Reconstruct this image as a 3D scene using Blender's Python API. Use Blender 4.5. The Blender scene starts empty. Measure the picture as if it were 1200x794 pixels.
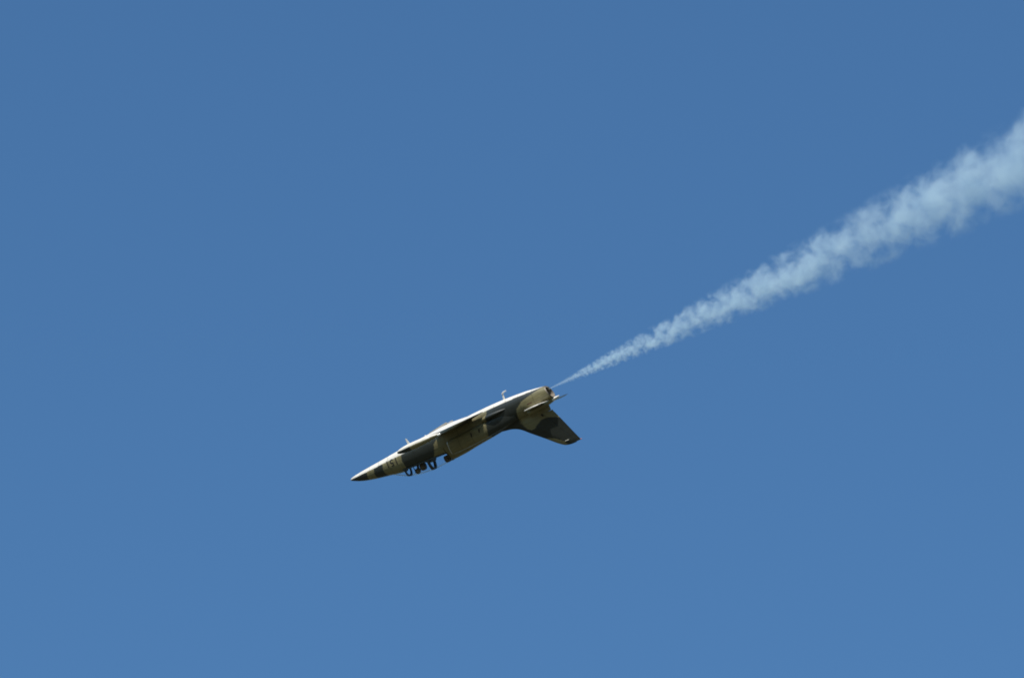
import bpy, bmesh, math, random
from mathutils import Vector, Matrix
from math import sin, cos, pi, radians as R
random.seed(4)
scene = bpy.context.scene
C = scene.collection

# ------------------------------------------------------------ camera
ELEV = R(35.0)
CAM_LOC = Vector((0, 0, 1.7))
cam_data = bpy.data.cameras.new('camera')
cam = bpy.data.objects.new('camera', cam_data)
C.objects.link(cam)
cam.location = CAM_LOC
cam.rotation_euler = (pi / 2 + ELEV, 0, 0)
cam_data.sensor_width = 36
cam_data.lens = 200
cam_data.clip_start = 0.5
cam_data.clip_end = 60000
scene.camera = cam
CR = Vector((1, 0, 0))
CU = Vector((0, -sin(ELEV), cos(ELEV)))
CB = Vector((0, -cos(ELEV), -sin(ELEV)))
def camdir(v): return (CR * v[0] + CU * v[1] + CB * v[2])

# ------------------------------------------------------------ sky and sun
SUN = camdir((-0.27, 0.92, 0.21)).normalized()
sun_el = math.asin(SUN.z)
sun_az = math.atan2(SUN.x, SUN.y)
world = bpy.data.worlds.new('World')
scene.world = world
world.use_nodes = True
nt = world.node_tree
nt.nodes.clear()
sky = nt.nodes.new('ShaderNodeTexSky')
sky.sky_type = 'NISHITA'
sky.sun_disc = False
sky.sun_elevation = sun_el
sky.sun_rotation = sun_az
sky.altitude = 0
sky.air_density = 1.42
sky.dust_density = 0.0
sky.ozone_density = 10.0
bg = nt.nodes.new('ShaderNodeBackground')
bg.inputs['Strength'].default_value = 0.12
out = nt.nodes.new('ShaderNodeOutputWorld')
wb = nt.nodes.new('ShaderNodeMix'); wb.data_type = 'RGBA'; wb.blend_type = 'MULTIPLY'
wb.inputs[0].default_value = 1.0; wb.inputs[7].default_value = (0.84, 1.0, 1.0, 1)      # the camera's cool white balance
nt.links.new(sky.outputs[0], wb.inputs[6])
nt.links.new(wb.outputs[2], bg.inputs['Color'])
nt.links.new(bg.outputs[0], out.inputs['Surface'])
ld = bpy.data.lights.new('sun', 'SUN')
ld.energy = 5.0
ld.angle = R(0.53)
ld.color = (1.0, 0.94, 0.84)
lo = bpy.data.objects.new('sun', ld)
C.objects.link(lo)
lo.rotation_euler = SUN.to_track_quat('Z', 'Y').to_euler()
lo.location = SUN * 300

scene.view_settings.view_transform = 'Standard'
scene.view_settings.look = 'None'
scene.view_settings.exposure = 0
scene.view_settings.gamma = 1
cy = scene.cycles
cy.use_denoising = True
cy.max_bounces = 8
cy.volume_bounces = 3
cy.transparent_max_bounces = 16
cy.volume_step_rate = 1.0
cy.pixel_filter_type = 'BLACKMAN_HARRIS'
cy.filter_width = 1.8
cy.volume_max_steps = 512

# ------------------------------------------------------------ materials
def mat(name, col, rough=0.5, metal=0.0, spec=0.5, noise=0.0, nscale=8.0, emis=None):
    m = bpy.data.materials.new(name)
    m.use_nodes = True
    n = m.node_tree.nodes; l = m.node_tree.links
    b = n['Principled BSDF']
    b.inputs['Roughness'].default_value = rough
    b.inputs['Metallic'].default_value = metal
    b.inputs['Specular IOR Level'].default_value = spec
    b.inputs['Base Color'].default_value = (*col, 1)
    if noise:
        tc = n.new('ShaderNodeTexCoord'); nz = n.new('ShaderNodeTexNoise')
        nz.inputs['Scale'].default_value = nscale; nz.inputs['Detail'].default_value = 6
        mp = n.new('ShaderNodeMapRange')
        mp.inputs['To Min'].default_value = 1 - noise; mp.inputs['To Max'].default_value = 1 + noise
        mx = n.new('ShaderNodeMix'); mx.data_type = 'RGBA'; mx.blend_type = 'MULTIPLY'
        mx.inputs[0].default_value = 1
        mx.inputs[6].default_value = (*col, 1)
        l.new(tc.outputs['Object'], nz.inputs['Vector'])
        l.new(nz.outputs['Fac'], mp.inputs['Value'])
        l.new(mp.outputs[0], mx.inputs[7])
        l.new(mx.outputs[2], b.inputs['Base Color'])
    return m

TAN = (0.20, 0.178, 0.092)
DARK = (0.021, 0.026, 0.023)
LIGHT = (0.78, 0.74, 0.66)
def math_seam(n, l, src):
    m = n.new('ShaderNodeMath'); m.operation = 'MULTIPLY'; m.inputs[1].default_value = .7; m.use_clamp = True
    l.new(src, m.inputs[0]); return m.outputs[0]
def paint_material():
    """camouflage: the colour attribute 'scheme' holds (dark, light) masks; grime streaks run along the airflow"""
    m = bpy.data.materials.new('camouflage_paint')
    m.use_nodes = True
    n = m.node_tree.nodes; l = m.node_tree.links
    b = n['Principled BSDF']
    at = n.new('ShaderNodeAttribute'); at.attribute_name = 'scheme'
    sep = n.new('ShaderNodeSeparateColor')
    l.new(at.outputs['Color'], sep.inputs[0])
    def mix(fac, a, bcol):
        mx = n.new('ShaderNodeMix'); mx.data_type = 'RGBA'
        if isinstance(fac, float): mx.inputs[0].default_value = fac
        else: l.new(fac, mx.inputs[0])
        for i, v in ((6, a), (7, bcol)):
            if isinstance(v, tuple): mx.inputs[i].default_value = (*v, 1)
            else: l.new(v, mx.inputs[i])
        return mx
    m1 = mix(sep.outputs[0], TAN, DARK)
    m2 = mix(sep.outputs[1], m1.outputs[2], LIGHT)
    tc = n.new('ShaderNodeTexCoord')
    mp = n.new('ShaderNodeMapping'); mp.inputs['Scale'].default_value = (1.2, 7, 7)
    nz = n.new('ShaderNodeTexNoise'); nz.inputs['Scale'].default_value = 2.2; nz.inputs['Detail'].default_value = 8
    nz.inputs['Roughness'].default_value = 0.6
    l.new(tc.outputs['Object'], mp.inputs['Vector']); l.new(mp.outputs[0], nz.inputs['Vector'])
    r = n.new('ShaderNodeMapRange'); r.inputs['From Min'].default_value = 0.3; r.inputs['From Max'].default_value = 0.7
    r.inputs['To Min'].default_value = 0.72; r.inputs['To Max'].default_value = 1.12
    l.new(nz.outputs['Fac'], r.inputs['Value'])
    mm = n.new('ShaderNodeMix'); mm.data_type = 'RGBA'; mm.blend_type = 'MULTIPLY'; mm.inputs[0].default_value = 1
    l.new(m2.outputs[2], mm.inputs[6]); l.new(r.outputs[0], mm.inputs[7])
    sl = n.new('ShaderNodeMix'); sl.data_type = 'RGBA'; sl.blend_type = 'MULTIPLY'; sl.inputs[7].default_value = (.35, .34, .32, 1)
    l.new(math_seam(n, l, sep.outputs[2]), sl.inputs[0]); l.new(mm.outputs[2], sl.inputs[6])
    l.new(sl.outputs[2], b.inputs['Base Color'])
    r2 = n.new('ShaderNodeMapRange'); r2.inputs['To Min'].default_value = 0.38; r2.inputs['To Max'].default_value = 0.56
    l.new(nz.outputs['Fac'], r2.inputs['Value']); l.new(r2.outputs[0], b.inputs['Roughness'])
    return m
M = {
    'paint': paint_material(),
    'frame': mat('dark_frame_paint', (0.028, 0.032, 0.030), 0.5, noise=.15),
    'metal': mat('heated_metal', (0.24, 0.21, 0.17), 0.6, 0.5, noise=.25),
    'soot': mat('soot', (0.015, 0.014, 0.013), 0.8),
    'silver': mat('bare_metal', (0.72, 0.70, 0.66), 0.3, 0.6, noise=.08),
    'white': mat('white_paint', (0.72, 0.71, 0.68), 0.4, noise=.06),
    'brake': mat('airbrake_grey', (0.36, 0.345, 0.31), 0.55, noise=.12),
    'black': mat('black_stencil', (0.012, 0.012, 0.014), 0.5),
    'cockpit': mat('cockpit_grey', (0.05, 0.055, 0.055), 0.7, noise=.2),
    'leather': mat('brown_headrest', (0.085, 0.065, 0.048), 0.7, noise=.25, nscale=20),
    'suit': mat('olive_flight_suit', (0.055, 0.060, 0.035), 0.85, noise=.2, nscale=25),
    'helmet': mat('helmet_shell', (0.12, 0.10, 0.075), 0.35, noise=.1),
    'visor': mat('dark_visor', (0.01, 0.01, 0.012), 0.12),
    'rubber': mat('mask_rubber', (0.02, 0.02, 0.02), 0.7),
    'skin': mat('skin', (0.42, 0.24, 0.17), 0.6, noise=.08),
    'glove': mat('leather_glove', (0.10, 0.09, 0.06), 0.8, noise=.15, nscale=30),
    'strap': mat('harness_webbing', (0.16, 0.15, 0.11), 0.9, noise=.2, nscale=60),
    'red': mat('red_lens', (0.50, 0.16, 0.12), 0.25),
    'lens': mat('clear_lens', (0.75, 0.73, 0.66), 0.12),
    'brick': mat('intake_lip_grey', (0.42, 0.41, 0.38), 0.35, 0.3),
}
def glass_material():
    m = bpy.data.materials.new('canopy_perspex'); m.use_nodes = True
    n = m.node_tree.nodes; l = m.node_tree.links; n.clear()
    o = n.new('ShaderNodeOutputMaterial'); mx = n.new('ShaderNodeMixShader')
    t = n.new('ShaderNodeBsdfTransparent'); g = n.new('ShaderNodeBsdfGlossy')
    t.inputs['Color'].default_value = (0.95, 0.965, 0.97, 1)
    g.inputs['Roughness'].default_value = 0.10
    tr = n.new('ShaderNodeBsdfTranslucent'); tr.inputs['Color'].default_value = (0.8, 0.86, 0.86, 1)
    gm_ = n.new('ShaderNodeMixShader'); gm_.inputs[0].default_value = 0.6
    l.new(g.outputs[0], gm_.inputs[1]); l.new(tr.outputs[0], gm_.inputs[2])
    lw = n.new('ShaderNodeLayerWeight'); lw.inputs['Blend'].default_value = 0.2
    mr = n.new('ShaderNodeMapRange'); mr.inputs['To Min'].default_value = 0.02; mr.inputs['To Max'].default_value = 0.55
    l.new(lw.outputs['Fresnel'], mr.inputs['Value']); l.new(mr.outputs[0], mx.inputs[0])
    l.new(t.outputs[0], mx.inputs[1]); l.new(gm_.outputs[0], mx.inputs[2]); l.new(mx.outputs[0], o.inputs['Surface'])
    return m
M['glass'] = glass_material()

# ------------------------------------------------------------ helpers
def lerp_table(tab, x, k=1):
    if x <= tab[0][0]: return tab[0][k]
    for a, b in zip(tab, tab[1:]):
        if x <= b[0]:
            t = (x - a[0]) / (b[0] - a[0])
            return a[k] + (b[k] - a[k]) * t
    return tab[-1][k]
def smooth_table(tab, x, k=1):
    """Catmull-Rom through the table"""
    n = len(tab)
    if x <= tab[0][0]: return tab[0][k]
    if x >= tab[-1][0]: return tab[-1][k]
    for i in range(n - 1):
        if x <= tab[i + 1][0]: break
    x0, x1 = tab[i][0], tab[i + 1][0]
    y0, y1 = tab[i][k], tab[i + 1][k]
    def slope(j):
        if j <= 0: return (tab[1][k] - tab[0][k]) / (tab[1][0] - tab[0][0])
        if j >= n - 1: return (tab[-1][k] - tab[-2][k]) / (tab[-1][0] - tab[-2][0])
        a = (tab[j][k] - tab[j - 1][k]) / (tab[j][0] - tab[j - 1][0])
        b = (tab[j + 1][k] - tab[j][k]) / (tab[j + 1][0] - tab[j][0])
        return 0 if a * b <= 0 else 2 * a * b / (a + b)
    h = x1 - x0; t = (x - x0) / h
    m0, m1 = slope(i) * h, slope(i + 1) * h
    return (2*t**3 - 3*t*t + 1)*y0 + (t**3 - 2*t*t + t)*m0 + (-2*t**3 + 3*t*t)*y1 + (t**3 - t*t)*m1

SEAM_X = (0.62, 1.28, 1.86, 2.42, 3.06, 3.9, 4.74, 5.7, 6.5, 7.2, 7.95, 8.7, 9.36, 10.05, 10.8)
def seam(name, x, y, z):
    """panel joints and the outlines of the gear doors, as a thin dirt line in the paint"""
    if name in ('fuselage', 'intake_duct'):
        if any(abs(x - q) < 0.016 for q in SEAM_X): return .8
        if name == 'fuselage' and z < 0 and abs(y) < .3 and (1.9 < x < 2.9 or 4.9 < x < 7.2) and abs(y) < .012: return 1
        if name == 'fuselage' and 2.0 < x < 10.8 and abs(z - 0.30 - .01*x) < .012: return .6
        if name == 'fuselage' and 4.0 < x < 10.8 and abs(z + 0.20) < .012: return .6
    if name == 'wing':
        if any(abs(abs(y) - q) < 0.035 for q in (.9, 1.6, 2.46, 3.3, 4.1)): return .5
    return 0
def link(name, verts, faces, material, parent=None, paint=None, smooth=True, angle=35):
    me = bpy.data.meshes.new(name)
    me.from_pydata([tuple(v) for v in verts], [], faces)
    bm = bmesh.new(); bm.from_mesh(me)
    bmesh.ops.remove_doubles(bm, verts=bm.verts, dist=1e-5)
    bmesh.ops.recalc_face_normals(bm, faces=bm.faces)
    bm.to_mesh(me); bm.free()
    if paint:
        a = me.color_attributes.new('scheme', 'FLOAT_COLOR', 'POINT')
        for i, v in enumerate(me.vertices):
            d, l = paint(*v.co)
            a.data[i].color = (d, l, seam(name, *v.co), 1)
    me.materials.append(material)
    if smooth:
        me.shade_smooth()
        me.set_sharp_from_angle(angle=R(angle))
    o = bpy.data.objects.new(name, me)
    C.objects.link(o)
    if parent: o.parent = parent
    return o
def loft(rings, close_u=True, cap0=False, cap1=False):
    n = len(rings[0]); V = [p for r in rings for p in r]; F = []
    for i in range(len(rings) - 1):
        for j in range(n if close_u else n - 1):
            a = i*n + j; b = i*n + (j + 1) % n
            F.append((a, b, b + n, a + n))
    if cap0: F.append(tuple(range(n)))
    if cap1: F.append(tuple(range((len(rings) - 1)*n, len(rings)*n)))
    return V, F
def merge(*vf):
    V, F = [], []
    for v, f in vf:
        k = len(V); V += list(v); F += [tuple(i + k for i in q) for q in f]
    return V, F
def box(c, s, rot=None, bev=0.0):
    bm = bmesh.new(); bmesh.ops.create_cube(bm, size=1)
    for v in bm.verts: v.co = Vector((v.co.x*s[0], v.co.y*s[1], v.co.z*s[2]))
    if bev: bmesh.ops.bevel(bm, geom=list(bm.edges), offset=bev, segments=2, affect='EDGES')
    m = Matrix.Translation(c) @ (rot.to_4x4() if rot else Matrix.Identity(4))
    bm.verts.ensure_lookup_table()
    V = [m @ v.co for v in bm.verts]; bm.verts.index_update()
    F = [tuple(v.index for v in f.verts) for f in bm.faces]; bm.free()
    return V, F
def tube(path, rad, n=12, caps=True):
    rings = []
    for i, p in enumerate(path):
        p = Vector(p)
        t = (Vector(path[min(i+1, len(path)-1)]) - Vector(path[max(i-1, 0)])).normalized()
        a = t.cross(Vector((0.13, 0.97, 0.21))).normalized(); b = t.cross(a)
        r = rad[i] if isinstance(rad, (list, tuple)) else rad
        rings.append([p + a*r*cos(2*pi*j/n) + b*r*sin(2*pi*j/n) for j in range(n)])
    return loft(rings, True, caps, caps)
def revolve(prof, n=32, c=(0, 0, 0), cap0=False, cap1=False):
    rings = [[Vector((c[0]+x, c[1]+r*cos(2*pi*j/n), c[2]+r*sin(2*pi*j/n))) for j in range(n)] for x, r in prof]
    return loft(rings, True, cap0, cap1)

# ------------------------------------------------------------ the place below: airfield ground, seen only by its bounced light
g_rings = []
for r in (0.0, 200, 1000, 5000, 20000):
    g_rings.append([Vector((r*cos(2*pi*j/64), r*sin(2*pi*j/64), 0)) for j in range(64)])
gv, gf = loft(g_rings)
gm = mat('dry_grass_ground', (0.085, 0.080, 0.042), 0.95, noise=.3, nscale=.02)
ground = link('ground', gv, gf, gm, smooth=False)
ground['kind'] = 'structure'

# ------------------------------------------------------------ the jet: local x runs aft from the nose, z up, y to the starboard wing
PX = 24.05                                       # photo pixels per metre at the jet
DIST = 1200*200/(36*PX)
YAW, ROLL = R(22.5), R(2.3)
dA = math.atan2(0.405, 0.914) + R(0.4)
A = camdir((cos(dA)*cos(YAW), sin(dA)*cos(YAW), sin(YAW)))
Zc = camdir((sin(dA), -cos(dA), 0))
Yc = Zc.cross(A)
Z = (Zc*cos(ROLL) - Yc*sin(ROLL)*-1).normalized()
Y = Z.cross(A).normalized()
nose_px = (410.75, 561.8)
d0 = DIST + 3.0
nose = CAM_LOC + camdir(((nose_px[0]-600)*36/200/1200*d0, -(nose_px[1]-397)*36/200/1200*d0, -d0))
JET = Matrix(((A.x, Y.x, Z.x, nose.x), (A.y, Y.y, Z.y, nose.y), (A.z, Y.z, Z.z, nose.z), (0, 0, 0, 1)))

jet = bpy.data.objects.new('training_jet', None)
C.objects.link(jet)
jet.matrix_world = JET
jet.empty_display_size = 2
jet['label'] = 'green and tan camouflaged training jet flying upside down, number 151 on its nose'
jet['category'] = 'jet aircraft'

# x, belly z, top z, half width
FUS = [(0.0, 0.015, 0.025, 0.006), (0.05, -0.035, 0.07, 0.055), (0.2, -0.075, 0.145, 0.115), (0.5, -0.12, 0.27, 0.20),
       (0.9, -0.165, 0.385, 0.29), (1.5, -0.215, 0.51, 0.38), (2.1, -0.265, 0.61, 0.44), (2.7, -0.32, 0.72, 0.48),
       (3.3, -0.37, 0.78, 0.50), (4.5, -0.42, 0.84, 0.51), (5.40, -0.435, 0.88, 0.52), (5.52, -0.436, 1.15, 0.52),
       (6.2, -0.45, 1.12, 0.53), (6.94, -0.485, 1.03, 0.53), (7.8, -0.52, 0.95, 0.52), (8.5, -0.53, 0.87, 0.50),
       (9.2, -0.52, 0.76, 0.475), (9.8, -0.495, 0.67, 0.455), (10.5, -0.445, 0.58, 0.425), (11.1, -0.365, 0.48, 0.385),
       (11.5, -0.31, 0.40, 0.36)]
def fus(x): return (smooth_table(FUS, x, 1), smooth_table(FUS, x, 2), smooth_table(FUS, x, 3))
def fexp(x): return 2.25
def section(x, n=112, off=0.0):
    zb, zt, hw = fus(x)
    zc = zb + (zt - zb)*0.47; e = 2/fexp(x); P = []
    for j in range(n):
        t = 2*pi*j/n; c, s = cos(t), sin(t)
        h = (zt - zc) if s >= 0 else (zc - zb)
        y = (hw + off)*math.copysign(abs(c)**e, c); z = zc + (h + off)*math.copysign(abs(s)**e, s)
        if s > 0 and x > 5.45:                   # spine narrows above the shoulders
            f = max(0, (z - 0.35)/(max(zt, .6) - 0.3)); y *= 1 - 0.35*min(1, f)*min(1, (zt-.3)/.6)
        xx = x
        if x > 11.1: xx = x + (x - 11.1)/0.4*0.22*((z + 0.35)/0.75 - 0.15)
        P.append(Vector((xx, y, z)))
    return P
def side_y(x, z):
    zb, zt, hw = fus(x); zc = zb + (zt - zb)*0.47
    h = (zt - zc) if z > zc else (zc - zb)
    q = min(.999, abs((z - zc)/h)); y = hw*(1 - q**fexp(x))**(1/fexp(x))
    if z > zc and x > 5.45:
        f = max(0, (z - 0.35)/(max(zt, .6) - 0.3)); y *= 1 - 0.35*min(1, f)*min(1, (zt-.3)/.6)
    return y
BELLY = [(0, 0.02), (1.2, -0.02), (3.3, -0.10), (4.6, -0.24), (6, -0.34), (8, -0.37), (10, -0.37), (11.0, -0.33), (12, -0.30)]
AFT = [(-0.5, 12.2), (-0.3, 11.3), (-0.19, 10.7), (-0.07, 10.15), (0.18, 9.8), (0.55, 9.62), (0.9, 9.6), (2, 9.6)]
def wob(x, z): return 0.03*sin(5.1*z + 1.3*x) + 0.02*sin(11*z + 2)
def fus_paint(x, y, z):
    s = wob(x, z) + (0.25*sin(3*y) if y < 0 else 0)
    if z < lerp_table(BELLY, x): return (0, 1)
    x4 = 5.05 - 0.58*max(0, z - 0.2) + 1.2*max(0, 0.1 - z)
    x5 = 8.3 - 0.3*(z + 0.35)
    dark = (x < 1.05 + s) or (1.50 + s < x < 2.06 + s) or (3.22 - 0.25*max(0, z-.3) + s < x < x4 + s) \
        or (x5 + s*.3 < x < lerp_table(AFT, z) + s)
    return (1.0 if dark else 0.0, 0)

xs = []
x = 0.0
while x < 11.5:
    xs.append(x)
    x += 0.012 if x < 0.3 else (0.03 if 5.36 > x or x > 5.55 else 0.012)
xs.append(11.5)
V, F = loft([section(x) for x in xs], True, True, False)
def open_cockpit(V, F, x0=2.98, x1=5.42, hw=0.37):
    keep = []
    for f in F:
        c = sum((Vector(V[i]) for i in f), Vector())/len(f)
        if x0 < c.x < x1 and abs(c.y) < hw and c.z > 0.4: continue
        keep.append(f)
    return V, keep
V, F = open_cockpit(V, F)
fuselage = link('fuselage', V, F, M['paint'], jet, fus_paint)

# cockpit tub, coamings
tub = []
for x_ in (2.97, 3.6, 4.3, 5.0, 5.43):
    zs = 0.60 + 0.03*(x_-3)
    tub.append([Vector((x_, -.375, zs)), Vector((x_, -.36, 0.0)), Vector((x_, -.2, -.16)), Vector((x_, .2, -.16)), Vector((x_, .36, 0.0)), Vector((x_, .375, zs))])
v1, f1 = loft(tub, False)
v2 = tub[0] + tub[-1]; f2 = [tuple(range(6)), tuple(range(6, 12))]
sill = []
for s in (-1, 1):
    sill.append(tube([(x_, s*0.375, 0.64 + 0.03*(x_-3)) for x_ in (2.97, 3.6, 4.3, 5.0, 5.43)], 0.04, 8))
link('cockpit_tub', *merge((v1, f1), (v2, f2)), M['cockpit'], jet, smooth=False)
link('cockpit_sill', *merge(*sill), M['frame'], jet)
def coaming(x0, x1, zt, hw):
    rings = []
    for x_, k in ((x0, .72), ((x0+x1)/2, .95), (x1, 1.0)):
        zb = 0.42; r = []
        for j in range(17):
            t = pi*j/16; r.append(Vector((x_, hw*cos(t), zb + (zt*k + .42*(1-k) - zb)*sin(t)**.7)))
        rings.append(r)
    return loft(rings, True, True, True)
link('instrument_coaming', *coaming(2.56, 2.96, 0.72, 0.34), M['cockpit'], jet)
link('instrument_coaming', *coaming(4.12, 4.58, 0.86, 0.35), M['cockpit'], jet)

# canopy
CAN = [(2.28, 0.655), (2.6, 0.83), (3.05, 1.03), (3.5, 1.13), (3.9, 1.185), (4.3, 1.215), (4.8, 1.205), (5.2, 1.18), (5.5, 1.16)]
def can_ring(x, n=25, off=0.0, base=None):
    zt = smooth_table(CAN, x) + off
    hw = lerp_table([(2.28, .12), (2.5, .26), (2.8, .35), (3.05, .385), (4.3, .40), (5.5, .385)], x) + off
    P = []
    zb = base if base is not None else max(0.50, lerp_table([(2.28, .60), (2.6, .60), (3.05, .60), (5.5, .67)], x))
    for j in range(n):
        t = pi*j/(n-1)
        P.append(Vector((x, hw*math.copysign(abs(cos(t))**.75, cos(t)), zb + (zt - zb)*sin(t)**.8)))
    return P
def glass(name, x0, x1, k):
    xs_ = [x0 + (x1-x0)*i/k for i in range(k+1)]
    return link(name, *loft([can_ring(x_) for x_ in xs_], False), M['glass'], jet, angle=80)
def arch(x, w, off0=-0.075, off1=0.008):
    o0, o1 = can_ring(x-w/2, off=off1), can_ring(x+w/2, off=off1)
    i0, i1 = can_ring(x-w/2, off=off0), can_ring(x+w/2, off=off0)
    rings = [[a, b, c, d] for a, b, c, d in zip(o0, o1, i1, i0)]
    return loft(rings, True, True, True)
ws = glass('windscreen', 2.30, 3.03, 14)
c1 = glass('canopy', 3.05, 4.33, 16)
c2 = glass('canopy', 4.42, 5.50, 16)
link('canopy_frame', *arch(3.05, 0.07, -.08), M['frame'], jet)
link('canopy_frame', *arch(4.38, 0.12, -0.09), M['frame'], jet)
link('canopy_frame', *arch(5.49, 0.05, -0.03), M['frame'], jet)

# seats
def seat(x, zt, hb, wide):
    root_v = merge(box((x, 0, 0.32), (0.11, 0.44, 0.86), Matrix.Rotation(R(10), 3, 'Y'), 0.02),
                   box((x-0.27, 0, 0.0), (0.44, 0.44, 0.12), None, 0.03),
                   box((x-0.24, -.21, .12), (.42, .03, .2), None, .01), box((x-0.24, .21, .12), (.42, .03, .2), None, .01))
    s = link('ejection_seat', *root_v, M['cockpit'], jet)
    # rounded headrest box
    rings = []
    for k, (dz, w, d) in enumerate(((-.26, .8, .75), (-.20, .95, .95), (-.10, 1, 1), (-.02, .96, .93), (.04, .82, .80), (.075, .62, .6), (.09, .3, .3))):
        ring = []
        for j in range(20):
            t = 2*pi*j/20; c_, s_ = cos(t), sin(t)
            ring.append(Vector((x + 0.09 + hb*d*math.copysign(abs(c_)**.6, c_), wide*w*math.copysign(abs(s_)**.6, s_), zt - .09 + dz)))
        rings.append(ring)
    h = link('headrest', *loft(rings, True, True, True), M['leather'], s)
    return s
seat(3.79, 1.05, 0.16, 0.19)
seat(5.16, 1.17, 0.17, 0.17)

# intakes
def intake(sgn):
    T = [(5.88, .25, .90, .80, .42), (5.95, .225, .925, .815, .42), (6.4, .19, .94, .82, .36), (7.1, .16, .92, .78, .30),
         (7.8, .14, .87, .70, .28), (8.5, .12, .80, .59, .26), (9.1, .12, .70, .48, .24), (9.6, .15, .60, .40, .22)]
    def ring(x, sc=0.0, dx=0):
        zl, zh, yo, yi = (smooth_table(T, x, k) for k in (1, 2, 3, 4))
        if x < 6.2: yi = max(yi, .56*(1-(x-5.88)/.32) + yi*(x-5.88)/.32) if x <= 5.95 else yi
        P = []; zc, h = (zl+zh)/2, (zh-zl)/2 - sc; yc, w = (yi+yo)/2, (yo-yi)/2 - sc
        for j in range(48):
            t = 2*pi*j/48; c, s = cos(t), sin(t); e = 2/3.0
            yy = yc + w*math.copysign(abs(c)**e, c); zz = zc + h*math.copysign(abs(s)**e, s)
            if zz > zc: yy -= (yy - yi)*0.22*((zz-zc)/h)**2
            P.append(Vector((x + dx + 0.10*(0.9-zz)*0 , sgn*yy, zz)))
        return P
    rings = [ring(5.88 + i*(9.6-5.88)/110) for i in range(111)]
    o = link('intake_duct', *loft(rings), M['paint'], jet, fus_paint)
    lip = [ring(5.90, -.003), ring(5.86, 0.0), ring(5.845, .012), ring(5.86, .028), ring(5.92, .04)]
    link('intake_lip', *loft(lip), M['brick'], o)
    inner = [ring(5.92, .04), ring(6.2, .05), ring(6.6, .09), ring(6.9, .16)]
    link('intake_throat', *loft(inner, True, False, True), M['soot'], o)
intake(1); intake(-1)

# wings
def foil(chord, tc, f0, f1, n=14, camber=0.015):
    """loop from f1 on the upper side to f0 and back along the lower side, x measured from the leading edge"""
    def yt(x): return 5*tc*(.2969*math.sqrt(max(x, 0)) - .126*x - .3516*x*x + .2843*x**3 - .1015*x**4) + .0012
    fr = [f0 + (f1-f0)*(0.5 - 0.5*cos(pi*i/n)) for i in range(n+1)] if f0 == 0 else [f0 + (f1-f0)*i/n for i in range(n+1)]
    up = [(x*chord, (yt(x) + camber*4*x*(1-x))*chord) for x in fr]
    lo_ = [(x*chord, (-yt(x) + camber*4*x*(1-x))*chord) for x in fr]
    return up[::-1] + (lo_[1:] if f0 == 0 else lo_)
def wing_pt(y): # LE x, chord, z
    t = (abs(y) - 0.3)/(4.42 - 0.3)
    return 5.35 + 0.52*t, 2.84 - 1.40*t, -0.395 + 0.155*t
def wing_paint(x, y, z):
    a = sin(1.5*x + 1.9*y + 0.6) + 0.8*sin(2.3*y - 0.8*x + (0 if y > 0 else 2))
    return (1.0 if a > 0 else 0.0, 1.0 if z < WZ(x, y) else 0.0)
def WZ(x, y):
    le, ch, z0 = wing_pt(y); return z0 + 0.004
def wing_panel(name, sgn, y0, y1, f0, f1, parent, rings_n=60, defl=0.0):
    rings = []
    for i in range(rings_n+1):
        y = y0 + (y1-y0)*i/rings_n
        le, ch, z0 = wing_pt(y); P = []
        for (px_, pz_) in foil(ch, 0.13 - .02*(y-.3)/4.1, f0, f1, 30 if f0 == 0 else 10):
            xx, zz = px_, pz_
            if defl:
                hx = f0*ch; dx = xx - hx; xx = hx + dx*cos(defl) + zz*sin(defl)*0; zz = zz - dx*sin(defl)
            P.append(Vector((le + xx, sgn*y, z0 + zz)))
        rings.append(P)
    return link(name, *loft(rings, True, True, True), M['paint'], parent, wing_paint, angle=40)
for s in (1, -1):
    w = wing_panel('wing', s, 0.30, 4.42, 0, 0.745, jet)
    wing_panel('flap', s, 0.52, 2.45, 0.752, 1.0, w, 24)
    wing_panel('aileron', s, 2.48, 4.38, 0.752, 1.0, w, 24)
    # fillet from the trailing edge into the fuselage side
    rings = []
    for i in range(41):
        t = i/40; xx = 7.95 + 1.4*t
        zc = -0.02 - 0.05*t; r = 0.16*sin(pi*min(1, (t*0.72+.28)))**0.8
        yc = 0.49 + 0.04*sin(pi*t) - .07*t
        rings.append([Vector((xx, s*(yc + r*1.25*cos(2*pi*j/20)), zc + r*0.8*sin(2*pi*j/20))) for j in range(20)])
    link('wing_fillet', *loft(rings, True, True, True), M['paint'], jet, fus_paint)
    # tip tank
    L = 2.6
    prof = []
    for i in range(61):
        t = i/60
        prof.append((L*t, max(0.004, 0.185*(math.sin(pi*t**0.72))**0.62)))
    def tank_paint(x, y, z, s=s): return ((1.0 if x < 5.75 or x > 7.35 else 0.0), 1.0 if z < -0.17 else 0.0)
    v, f = revolve(prof, 40, (4.93, s*4.60, -0.13), True, True)
    tk = link('tip_tank', v, f, M['paint'], jet, tank_paint)
    link('position_light', *revolve([(0, .004), (.01, .035), (.07, .05), (.14, .045), (.2, .004)], 14, (7.30, s*4.76, -.11), True, True), M['lens'], tk)
    # pitot on the leading edge
    yy = 3.6; le, ch, z0 = wing_pt(yy)
    link('pitot_tube', *tube([(le+.1, s*yy, z0), (le-.35, s*yy, z0-.01), (le-.75, s*yy, z0-.01)], [.022, .018, .01], 10), M['silver'], w)

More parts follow.
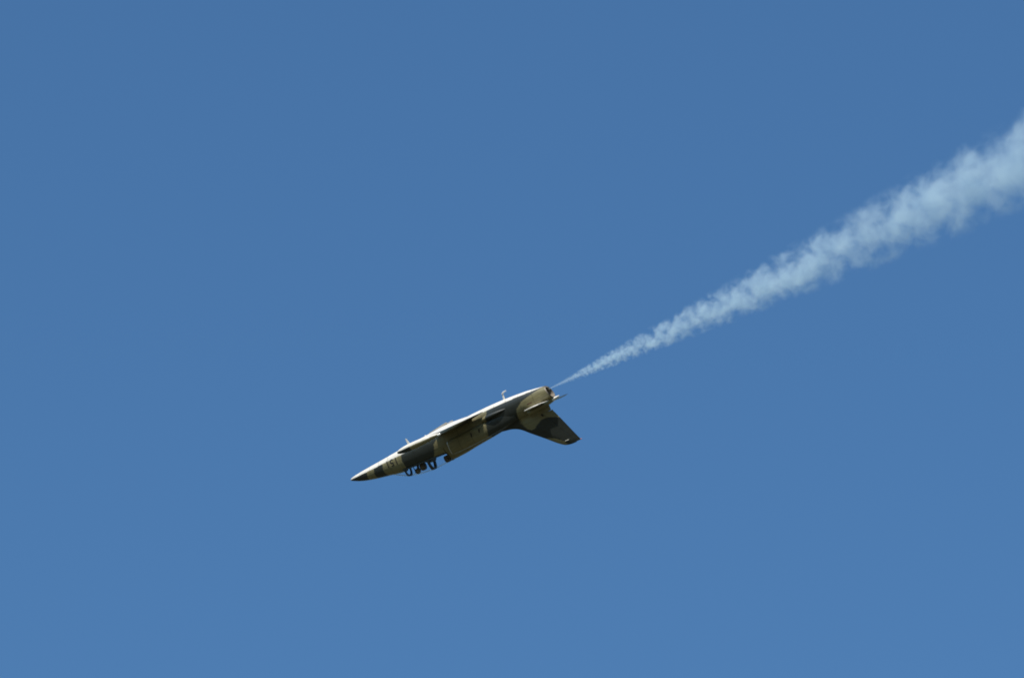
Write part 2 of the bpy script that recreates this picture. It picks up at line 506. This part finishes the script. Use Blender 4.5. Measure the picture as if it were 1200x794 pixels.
# tailplane
def tail_paint(x, y, z): return (1.0 if sin(2.2*x + 2.0*y + 1.2) > 0.35 else 0.0, 1.0 if z < 0.406 + 0.04*(abs(y)-.15)/2.05 else 0.0)
def tail_panel(name, s, y0, y1, f0, f1, parent, n=30):
    rings = []
    for i in range(n+1):
        y = y0 + (y1-y0)*i/n; t = (y-.15)/2.05
        le = 10.28 + 0.58*t; ch = 1.28 - 0.60*t
        if y > 2.12: k = (y-2.12)/.08; le += .10*k; ch -= .14*k
        rings.append([Vector((le+px_, s*y, 0.41 + 0.04*t + pz_)) for px_, pz_ in foil(ch, .10, f0, f1, 20 if f0 == 0 else 8, 0)])
    return link(name, *loft(rings, True, True, True), M['paint'], parent, tail_paint)
for s in (1, -1):
    t_ = tail_panel('tailplane', s, 0.12, 2.20, 0, .66, jet)
    tail_panel('elevator', s, 0.42, 2.17, .668, 1.0, t_)
    for k in range(3): link('static_wick', *tube([(11.5+.02*k, s*(1.5+.2*k), .43), (11.62+.02*k, s*(1.5+.2*k), .43)], .006, 6), M['black'], t_)

# fin and rudder
FINT = [(0.60, 7.7, 11.34), (0.80, 8.1, 11.34), (0.88, 8.5, 11.36), (0.96, 8.98, 11.38), (1.13, 9.37, 11.46), (1.5, 9.80, 11.61),
        (2.0, 10.38, 11.81), (2.62, 11.10, 12.06), (2.71, 11.25, 12.10), (2.76, 11.42, 12.12), (2.785, 11.62, 12.13)]
FTOP = [(9.6, .82), (9.66, 1.05), (9.8, 1.28), (10.0, 1.40), (10.15, 1.38), (10.37, 1.25), (10.75, 1.11), (11.1, 1.18), (11.6, 1.38)]
def fin_paint(x, y, z):
    if x > 9.6 and z < smooth_table(FTOP, x): return (0, 0)
    le = lerp_table(FINT, z)
    if 2.03 < z < 2.72 and x < le + 0.30*sin(pi*min(1, (z-2.03)/.75))**.6 + .02: return (0, 0)
    return (1, 0)
def hinge(z): return 10.83 + 0.55*(z - 0.86) if z > 0.872 else 11.30
def fin_part(name, z0, z1, which, parent, n):
    rings = []
    for i in range(n+1):
        z = z0 + (z1-z0)*i/n
        le, te = lerp_table(FINT, z, 1), lerp_table(FINT, z, 2)
        if .8 < z < 2.6: le = smooth_table(FINT, z, 1)
        h = hinge(z); ch = te - le
        tk = 0.095*min(ch, 1.9)*(1 if z < 2.6 else max(.25, 1-(z-2.6)/.19*.75))
        def th(x):
            u = (x-le)/ch
            return tk/2*min(1, (u/.32)**.55 if u < .32 else 1 - 0.92*((u-.32)/.68)**1.25) + .004
        xs_ = [le + (h-.012-le)*(0.5-0.5*cos(pi*k/56)) for k in range(57)] if which == 0 else [h + (te-h)*k/14 for k in range(15)]
        P = [Vector((x_, th(x_), z)) for x_ in xs_] + [Vector((x_, -th(x_), z)) for x_ in xs_[::-1]]
        rings.append(P)
    return link(name, *loft(rings, True, True, True), M['paint'], parent, fin_paint)
fin = fin_part('fin', 0.60, 2.785, 0, jet, 90)
rud = fin_part('rudder', 0.88, 2.76, 1, jet, 80)
link('fin_light', *box((11.44, 0.035, 2.53), (0.22, 0.07, 0.035), Matrix.Rotation(R(-2), 3, 'Y'), .01), M['lens'], fin)
link('tail_light', *revolve([(0, .004), (.01, .02), (.06, .024), (.09, .014), (.10, .004)], 12, (12.08, 0, 2.74), True, True), M['red'], fin)
link('rudder_actuator', *box((10.78, 0.085, 0.93), (0.07, 0.05, 0.13), Matrix.Rotation(R(20), 3, 'Y'), .012), M['black'], fin)

# tail fairing over the nozzle
rings = []
for i in range(49):
    t = i/48; xx = 10.2 + 1.8*t
    zc = 0.56 - 0.17*t**1.6; w = 0.30*(1-t**2.2)**.8 + .004; h = (0.17)*(1-t**2.4)**.8 + .004
    rings.append([Vector((xx, w*cos(2*pi*j/32), zc + h*sin(2*pi*j/32))) for j in range(32)])
link('tail_fairing', *loft(rings, True, True, True), M['paint'], jet, lambda x, y, z: (0, 1.0 if x > 11.62 else 0.0))

# jet nozzle
def nring(x, r, sl=1.0):
    P = []
    for j in range(40):
        t = 2*pi*j/40; z = 0.04 + r*.97*sin(t)
        P.append(Vector((x + 0.22*((z+.35)/.75 - .15)*sl, r*cos(t), z)))
    return P
nz = link('exhaust_nozzle', *loft([nring(11.30, .350), nring(11.50, .345), nring(11.545, .335), nring(11.54, .315), nring(11.40, .31), nring(11.0, .32, .5), nring(10.4, .34, 0)]), M['metal'], jet)
link('exhaust_cone', *merge(loft([nring(10.42, .34, 0), nring(10.42, .12, 0), nring(10.75, .05, 0), nring(10.85, .003, 0)])), M['soot'], nz)
link('smoke_pipe', *tube([(11.2, .05, -.30), (11.5, .05, -.27), (11.60, .03, -.20), (11.62, .0, -.11)], .022, 10), M['metal'], jet)

# airbrakes, hinged at the front and hanging open
for s in (1, -1):
    v, f = box((0.52, 0, 0), (1.06, 0.44, 0.09), None, 0.015)
    mt = Matrix.Translation((5.08, s*0.24, -0.435)) @ Matrix.Rotation(R(7.5), 4, 'Y') @ Matrix.Rotation(R(-s*10), 4, 'X')
    ab = link('airbrake', [mt @ p for p in v], f, M['brake'], jet)
    v, f = box((0.9, 0, 0.065), (0.05, 0.36, 0.05))
    link('airbrake_rib', [mt @ p for p in v], f, M['silver'], ab)
    v, f = tube([(0.55, 0, 0.02), (0.75, 0, 0.16)], .02, 8)
    link('airbrake_ram', [mt @ p for p in v], f, M['silver'], ab)

# belly aerials
def blade(base, top, c0, c1, th=0.03):
    rings = []
    for i in range(7):
        t = i/6; p = Vector(base).lerp(Vector(top), t); c = c0 + (c1-c0)*t
        rings.append([p + Vector((c*cos(2*pi*j/12)/2, th*(1-.5*t)*sin(2*pi*j/12)/2, 0)) for j in range(12)])
    return loft(rings, True, True, True)
link('blade_aerial', *blade((3.66, 0, -.36), (3.60, 0, -.74), .17, .06), M['white'], jet)
link('hooked_aerial', *merge(blade((9.24, 0, -.50), (9.27, 0, -.78), .12, .08, .05), tube([(9.25, 0, -.80), (9.34, 0, -.855), (9.50, 0, -.88)], [.035, .035, .028], 10)), M['white'], jet)
link('nose_light', *revolve([(0, .004), (.01, .03), (.05, .04), (.08, .004)], 12, (4.6, .0, -.47), True, True), M['lens'], jet)

# vents and small marks on the starboard and port sides
def patch(x, z, w, h, rot=0.0, s=1, off=0.006, nx=4, nz_=4, ysurf=None):
    P = []; F_ = []
    for i in range(nx+1):
        for j in range(nz_+1):
            a, b = (i/nx-.5)*w, (j/nz_-.5)*h
            xx, zz = x + a*cos(rot) - b*sin(rot), z + a*sin(rot) + b*cos(rot)
            P.append(Vector((xx, s*((ysurf(xx, zz) if ysurf else side_y(xx, zz)) + off), zz)))
    for i in range(nx):
        for j in range(nz_): F_.append((i*(nz_+1)+j, (i+1)*(nz_+1)+j, (i+1)*(nz_+1)+j+1, i*(nz_+1)+j+1))
    return P, F_
def duct_y(xx, zz): return smooth_table([(5.9, .82), (6.4, .82), (7.1, .78), (7.8, .70), (8.5, .60)], xx) - 0.02
def slab(name, P_F, m, th=0.02, sgn=1):
    P, F_ = P_F; n = len(P); V2 = P + [p - Vector((0, sgn*th, 0)) for p in P]
    F2 = F_ + [tuple(i+n for i in f[::-1]) for f in F_]
    link(name, V2, F2, m, jet, smooth=False)
for s in (1, -1):
    slab('vent', patch(7.22, .44, .07, .20, R(12), s, .02, ysurf=duct_y), M['black'], .05, s)
    slab('vent', patch(7.66, .42, .07, .22, R(12), s, .02, ysurf=duct_y), M['black'], .05, s)
    slab('stencil', patch(10.55, .17, .26, .045, R(0), s), mat('faded_red_stencil', (.11, .05, .03), .6) if s == 1 else bpy.data.materials['faded_red_stencil'], .004, s)

# number 151 on both sides of the nose
def number(s):
    cu = bpy.data.curves.new('digits', 'FONT'); cu.body = '151'; cu.size = 0.50; cu.align_x = 'CENTER'; cu.align_y = 'CENTER'
    cu.offset = 0.003; cu.resolution_u = 6; cu.space_character = 1.02
    to = bpy.data.objects.new('digits', cu); C.objects.link(to)
    dg = bpy.context.evaluated_depsgraph_get()
    me = bpy.data.meshes.new_from_object(to.evaluated_get(dg))
    bpy.data.objects.remove(to)
    bm = bmesh.new(); bm.from_mesh(me)
    bmesh.ops.triangulate(bm, faces=bm.faces)
    for _ in range(3):
        long = [e for e in bm.edges if e.calc_length() > 0.05]
        if long: bmesh.ops.subdivide_edges(bm, edges=long, cuts=1); bmesh.ops.triangulate(bm, faces=bm.faces)
    for v in bm.verts:
        tx, tz = v.co.x, v.co.y
        xx = 2.62 - s*tx; zz = 0.06 + tz
        v.co = Vector((xx, s*(side_y(xx, zz) + 0.007), zz))
    bm.to_mesh(me); bm.free(); me.name = 'number_marking'
    me.materials.clear(); me.materials.append(M['black'])
    o = bpy.data.objects.new('number_marking', me); C.objects.link(o); o.parent = jet
number(1); number(-1)

# ------------------------------------------------------------ pilot in the front seat (sits inside the jet, a thing of its own)
pil = bpy.data.objects.new('person', None); C.objects.link(pil)
pil.matrix_world = JET @ Matrix.Translation((3.55, 0, 0.10))
pil['label'] = 'pilot in helmet and olive flight suit strapped into the front seat of the upside-down jet'
pil['category'] = 'person'
def skin_body(name, pts, edges, material, parent, lvl=2):
    me = bpy.data.meshes.new(name); me.from_pydata([p[0] for p in pts], edges, [])
    o = bpy.data.objects.new(name, me); C.objects.link(o)
    o.modifiers.new('skin', 'SKIN'); o.modifiers['skin'].use_smooth_shade = True
    sd = o.modifiers.new('sub', 'SUBSURF'); sd.levels = lvl; sd.render_levels = lvl
    if not me.skin_vertices: me.attributes.new('skin', 'FLOAT', 'POINT')
    sv = me.skin_vertices[0].data
    for i, p in enumerate(pts):
        r = p[1]; sv[i].radius = r if isinstance(r, tuple) else (r, r)
    sv[0].use_root = True
    dg = bpy.context.evaluated_depsgraph_get()
    m2 = bpy.data.meshes.new_from_object(o.evaluated_get(dg)); m2.name = name
    bpy.data.objects.remove(o)
    m2.materials.clear(); m2.materials.append(material)
    m2.shade_smooth()
    o = bpy.data.objects.new(name, m2); C.objects.link(o); o.parent = parent
    return o
# local: x aft, z up, origin at the hips
P_ = [((0.0, 0, 0.10), (.13, .15)), ((0.04, 0, 0.26), (.11, .14)), ((0.08, 0, 0.42), (.12, .16)), ((0.09, 0, 0.53), (.09, .12)),
      ((0.07, 0, 0.63), .058), ((0.045, 0, 0.71), .065), ((0.03, 0, 0.80), .085),
      ((0.08, .19, .50), .068), ((-.02, .24, .30), .052), ((-.20, .20, .18), .042), ((-.28, .17, .19), .033),
      ((0.08, -.19, .50), .068), ((-.02, -.24, .30), .052), ((-.20, -.20, .18), .042), ((-.28, -.17, .19), .033),
      ((-.08, .10, .06), .10), ((-.42, .14, .16), .075), ((-.62, .13, -.06), .055), ((-.74, .12, -.12), .045),
      ((-.08, -.10, .06), .10), ((-.42, -.14, .16), .075), ((-.62, -.13, -.06), .055), ((-.74, -.12, -.12), .045)]
E_ = [(0, 1), (1, 2), (2, 3), (3, 4), (4, 5), (5, 6), (3, 7), (7, 8), (8, 9), (9, 10), (3, 11), (11, 12), (12, 13), (13, 14),
      (0, 15), (15, 16), (16, 17), (17, 18), (0, 19), (19, 20), (20, 21), (21, 22)]
body = skin_body('body', P_, E_, M['suit'], pil)
# gloved hands, five fingers each, the right one closed on the stick
for s in (1, -1):
    pts = [((-.28, s*.17, .19), .028), ((-.33, s*.16, .205), .036), ((-.365, s*.155, .21), .030)]; ed = [(0, 1), (1, 2)]
    for k in range(4):
        y0 = s*(.155 - .033 + .022*k); b = len(pts); ln = (.9, 1.05, 1.0, .8)[k]
        pts += [((-.375, y0, .215), .011), ((-.405*1.0, y0, .225 + .002*k), .010), ((-.42, y0, .20 - .01*ln), .009), ((-.40, y0, .175 - .008*ln), .008)]
        ed += [(2, b), (b, b+1), (b+1, b+2), (b+2, b+3)]
    b = len(pts)
    pts += [((-.335, s*.118, .20), .014), ((-.37, s*.10, .19), .011), ((-.39, s*.105, .175), .009)]
    ed += [(1, b), (b, b+1), (b+1, b+2)]
    skin_body('gloved_hand', pts, ed, M['glove'], pil, 2)
# face, helmet, visor, mask
def ellipsoid(c, r, nu=28, nv=18, f=None):
    rings = []
    for i in range(nv+1):
        th = pi*i/nv
        rings.append([Vector((c[0]+r[0]*sin(th)*cos(2*pi*j/nu), c[1]+r[1]*sin(th)*sin(2*pi*j/nu), c[2]+r[2]*cos(th))) for j in range(nu)])
    V, F = loft(rings)
    if f: V = [f(p) for p in V]
    return V, F
hc = (-0.02, 0, 0.85)
face = merge(ellipsoid((hc[0]-.015, 0, .815), (.088, .076, .105)), ellipsoid((-.125, 0, .80), (.022, .015, .026), 12, 8),
             ellipsoid((-.10, .032, .835), (.014, .014, .012), 12, 8), ellipsoid((-.10, -.032, .835), (.014, .014, .012), 12, 8),
             ellipsoid((-.108, 0, .757), (.012, .026, .009), 12, 8))
link('head', *face, M['skin'], pil)
hv, hf = ellipsoid(hc, (.155, .135, .155))
hf = [q for q in hf if not (sum(hv[i].x for i in q)/len(q) < -0.075 and sum(hv[i].z for i in q)/len(q) < .90) and sum(hv[i].z for i in q)/len(q) > .745]
hel = link('helmet', hv, hf, M['helmet'], pil)
vv, vf = ellipsoid((hc[0]-.006, 0, hc[2]), (.159, .138, .144))
vf = [q for q in vf if sum(vv[i].x for i in q)/len(q) < -0.055 and .80 < sum(vv[i].z for i in q)/len(q) < .935]
link('visor', vv, vf, M['visor'], hel)
link('oxygen_mask', *merge(ellipsoid((-.135, 0, .775), (.045, .042, .050), 16, 10), tube([(-.15, 0, .745), (-.17, .02, .66), (-.13, .06, .55), (-.08, .12, .44)], [.026, .02, .02, .02], 10)), M['rubber'], pil)
for s in (1, -1):
    link('shoulder_strap', *tube([(.12, s*.10, .56), (.02, s*.10, .595), (-.05, s*.09, .50), (-.085, s*.06, .30), (-.10, s*.02, .18)], .017, 8), M['strap'], pil)
# control stick
link('control_stick', *merge(tube([(3.42, 0, -.12), (3.40, .0, .10), (3.36, .10, .24)], .018, 8), box((3.35, .12, .27), (.04, .04, .12), None, .01)), M['rubber'], jet)

# ------------------------------------------------------------ smoke trail
ts = R(25.6)
D = camdir((cos(ts)*cos(YAW*.6), sin(ts)*cos(YAW*.6), sin(YAW*.6))).normalized()
S0 = JET @ Vector((11.60, 0.0, -0.10))
Sy = D.cross(CB).normalized(); Sz = D.cross(Sy).normalized()
SM = Matrix(((D.x, Sy.x, Sz.x, S0.x), (D.y, Sy.y, Sz.y, S0.y), (D.z, Sy.z, Sz.z, S0.z), (0, 0, 0, 1)))
RA, RB, RP = 0.038, 0.117, 0.90
def trail_r(x): return RA + RB*max(x, 0)**RP
LEN = 48.0
rings = []
for i in range(241):
    x = LEN*(i/240)**1.6
    r0 = trail_r(x)*1.22
    ring = []
    for j in range(28):
        t = 2*pi*j/28
        q = 14*math.log(1 + x*1.2)
        r = r0*(1 + 0.06*sin(q*1.3 + 2*t) + 0.05*sin(q*2.1 - 3*t + 1))
        ring.append(Vector((x, r*cos(t), r*sin(t))))
    rings.append(ring)
sv_, sf_ = loft(rings, True, True, True)
sm = bpy.data.materials.new('display_smoke'); sm.use_nodes = True
n = sm.node_tree.nodes; l = sm.node_tree.links; n.clear()
def math_(op, a, b=None, c=None, clamp=False):
    m = n.new('ShaderNodeMath'); m.operation = op; m.use_clamp = clamp
    for i, v in enumerate((a, b, c)):
        if v is None: continue
        if isinstance(v, (int, float)): m.inputs[i].default_value = v
        else: l.new(v, m.inputs[i])
    return m.outputs[0]
tc = n.new('ShaderNodeTexCoord'); sp = n.new('ShaderNodeSeparateXYZ'); l.new(tc.outputs['Object'], sp.inputs[0])
X, Yv, Zv = sp.outputs
Xp = math_('MAXIMUM', X, 0.001)
Rx = math_('ADD', math_('MULTIPLY', math_('POWER', Xp, RP), RB), RA)
yn = math_('DIVIDE', Yv, Rx); zn = math_('DIVIDE', Zv, Rx)
qx = math_('MULTIPLY', math_('POWER', math_('ADD', Xp, .3), 1-RP), 1/(RB*(1-RP)))
cb = n.new('ShaderNodeCombineXYZ'); l.new(qx, cb.inputs[0]); l.new(yn, cb.inputs[1]); l.new(zn, cb.inputs[2])
# domain warp for curls
wn = n.new('ShaderNodeTexNoise'); wn.inputs['Scale'].default_value = 1.3; wn.inputs['Detail'].default_value = 2
l.new(cb.outputs[0], wn.inputs['Vector'])
wv = n.new('ShaderNodeVectorMath'); wv.operation = 'SUBTRACT'; wv.inputs[1].default_value = (.5, .5, .5); l.new(wn.outputs['Color'], wv.inputs[0])
ws_ = n.new('ShaderNodeVectorMath'); ws_.operation = 'SCALE'; calm = n.new('ShaderNodeMapRange'); calm.interpolation_type = 'SMOOTHSTEP'
calm.inputs['From Min'].default_value = 0.5; calm.inputs['From Max'].default_value = 2.6; calm.inputs['To Min'].default_value = 0.08
l.new(X, calm.inputs['Value'])
l.new(math_('MULTIPLY', calm.outputs[0], 0.62), ws_.inputs['Scale']); l.new(wv.outputs[0], ws_.inputs[0])
wa = n.new('ShaderNodeVectorMath'); wa.operation = 'ADD'; l.new(cb.outputs[0], wa.inputs[0]); l.new(ws_.outputs[0], wa.inputs[1])
# radial distance of the warped point
ws2 = n.new('ShaderNodeSeparateXYZ'); l.new(wa.outputs[0], ws2.inputs[0])
rr = math_('SQRT', math_('ADD', math_('MULTIPLY', ws2.outputs[1], ws2.outputs[1]), math_('MULTIPLY', ws2.outputs[2], ws2.outputs[2])))
n1 = n.new('ShaderNodeTexNoise'); n1.inputs['Scale'].default_value = 1.3; n1.inputs['Detail'].default_value = 5; n1.inputs['Roughness'].default_value = .6
l.new(wa.outputs[0], n1.inputs['Vector'])
n2 = n.new('ShaderNodeTexNoise'); n2.inputs['Scale'].default_value = 4.4; n2.inputs['Detail'].default_value = 3
l.new(wa.outputs[0], n2.inputs['Vector'])
vo = n.new('ShaderNodeTexVoronoi'); vo.feature = 'F1'; vo.inputs['Scale'].default_value = 1.7
l.new(wa.outputs[0], vo.inputs['Vector'])
puff = math_('MULTIPLY', math_('SUBTRACT', 0.62, vo.outputs['Distance']), 1.05)
b0 = math_('ADD', puff, math_('ADD', math_('MULTIPLY', math_('SUBTRACT', n1.outputs['Fac'], .5), 3.3), math_('MULTIPLY', math_('SUBTRACT', n2.outputs['Fac'], .5), 1.1)))
b1 = math_('MULTIPLY', b0, calm.outputs[0])
shape = math_('ADD', math_('SUBTRACT', math_('MULTIPLY_ADD', calm.outputs[0], 0.11, 0.68), rr), b1)
dn = n.new('ShaderNodeMapRange'); dn.interpolation_type = 'SMOOTHSTEP'
dn.inputs['From Min'].default_value = -0.15; dn.inputs['From Max'].default_value = 1.35
l.new(shape, dn.inputs['Value'])
# fades to nothing inside the hull
edge = n.new('ShaderNodeMapRange'); edge.interpolation_type = 'SMOOTHSTEP'
r0_ = math_('SQRT', math_('ADD', math_('MULTIPLY', yn, yn), math_('MULTIPLY', zn, zn)))
edge.inputs['From Min'].default_value = 1.10; edge.inputs['From Max'].default_value = 0.8
l.new(r0_, edge.inputs['Value'])
SMOKE_D = 1.4
dens = math_('MULTIPLY', math_('MULTIPLY', dn.outputs[0], edge.outputs[0]), math_('DIVIDE', SMOKE_D, Rx))
pv = n.new('ShaderNodeVolumePrincipled')
pv.inputs['Color'].default_value = (0.76, 0.92, 1.0, 1)
pv.inputs['Anisotropy'].default_value = 0.1
l.new(dens, pv.inputs['Density'])
so = n.new('ShaderNodeOutputMaterial'); l.new(pv.outputs[0], so.inputs['Volume'])
sm.cycles.volume_step_rate = 0.05
smoke = link('smoke_trail', sv_, sf_, sm, None)
smoke.matrix_world = SM
smoke['label'] = 'pale blue-white smoke trail widening behind the jet towards the upper right'
smoke['category'] = 'smoke trail'
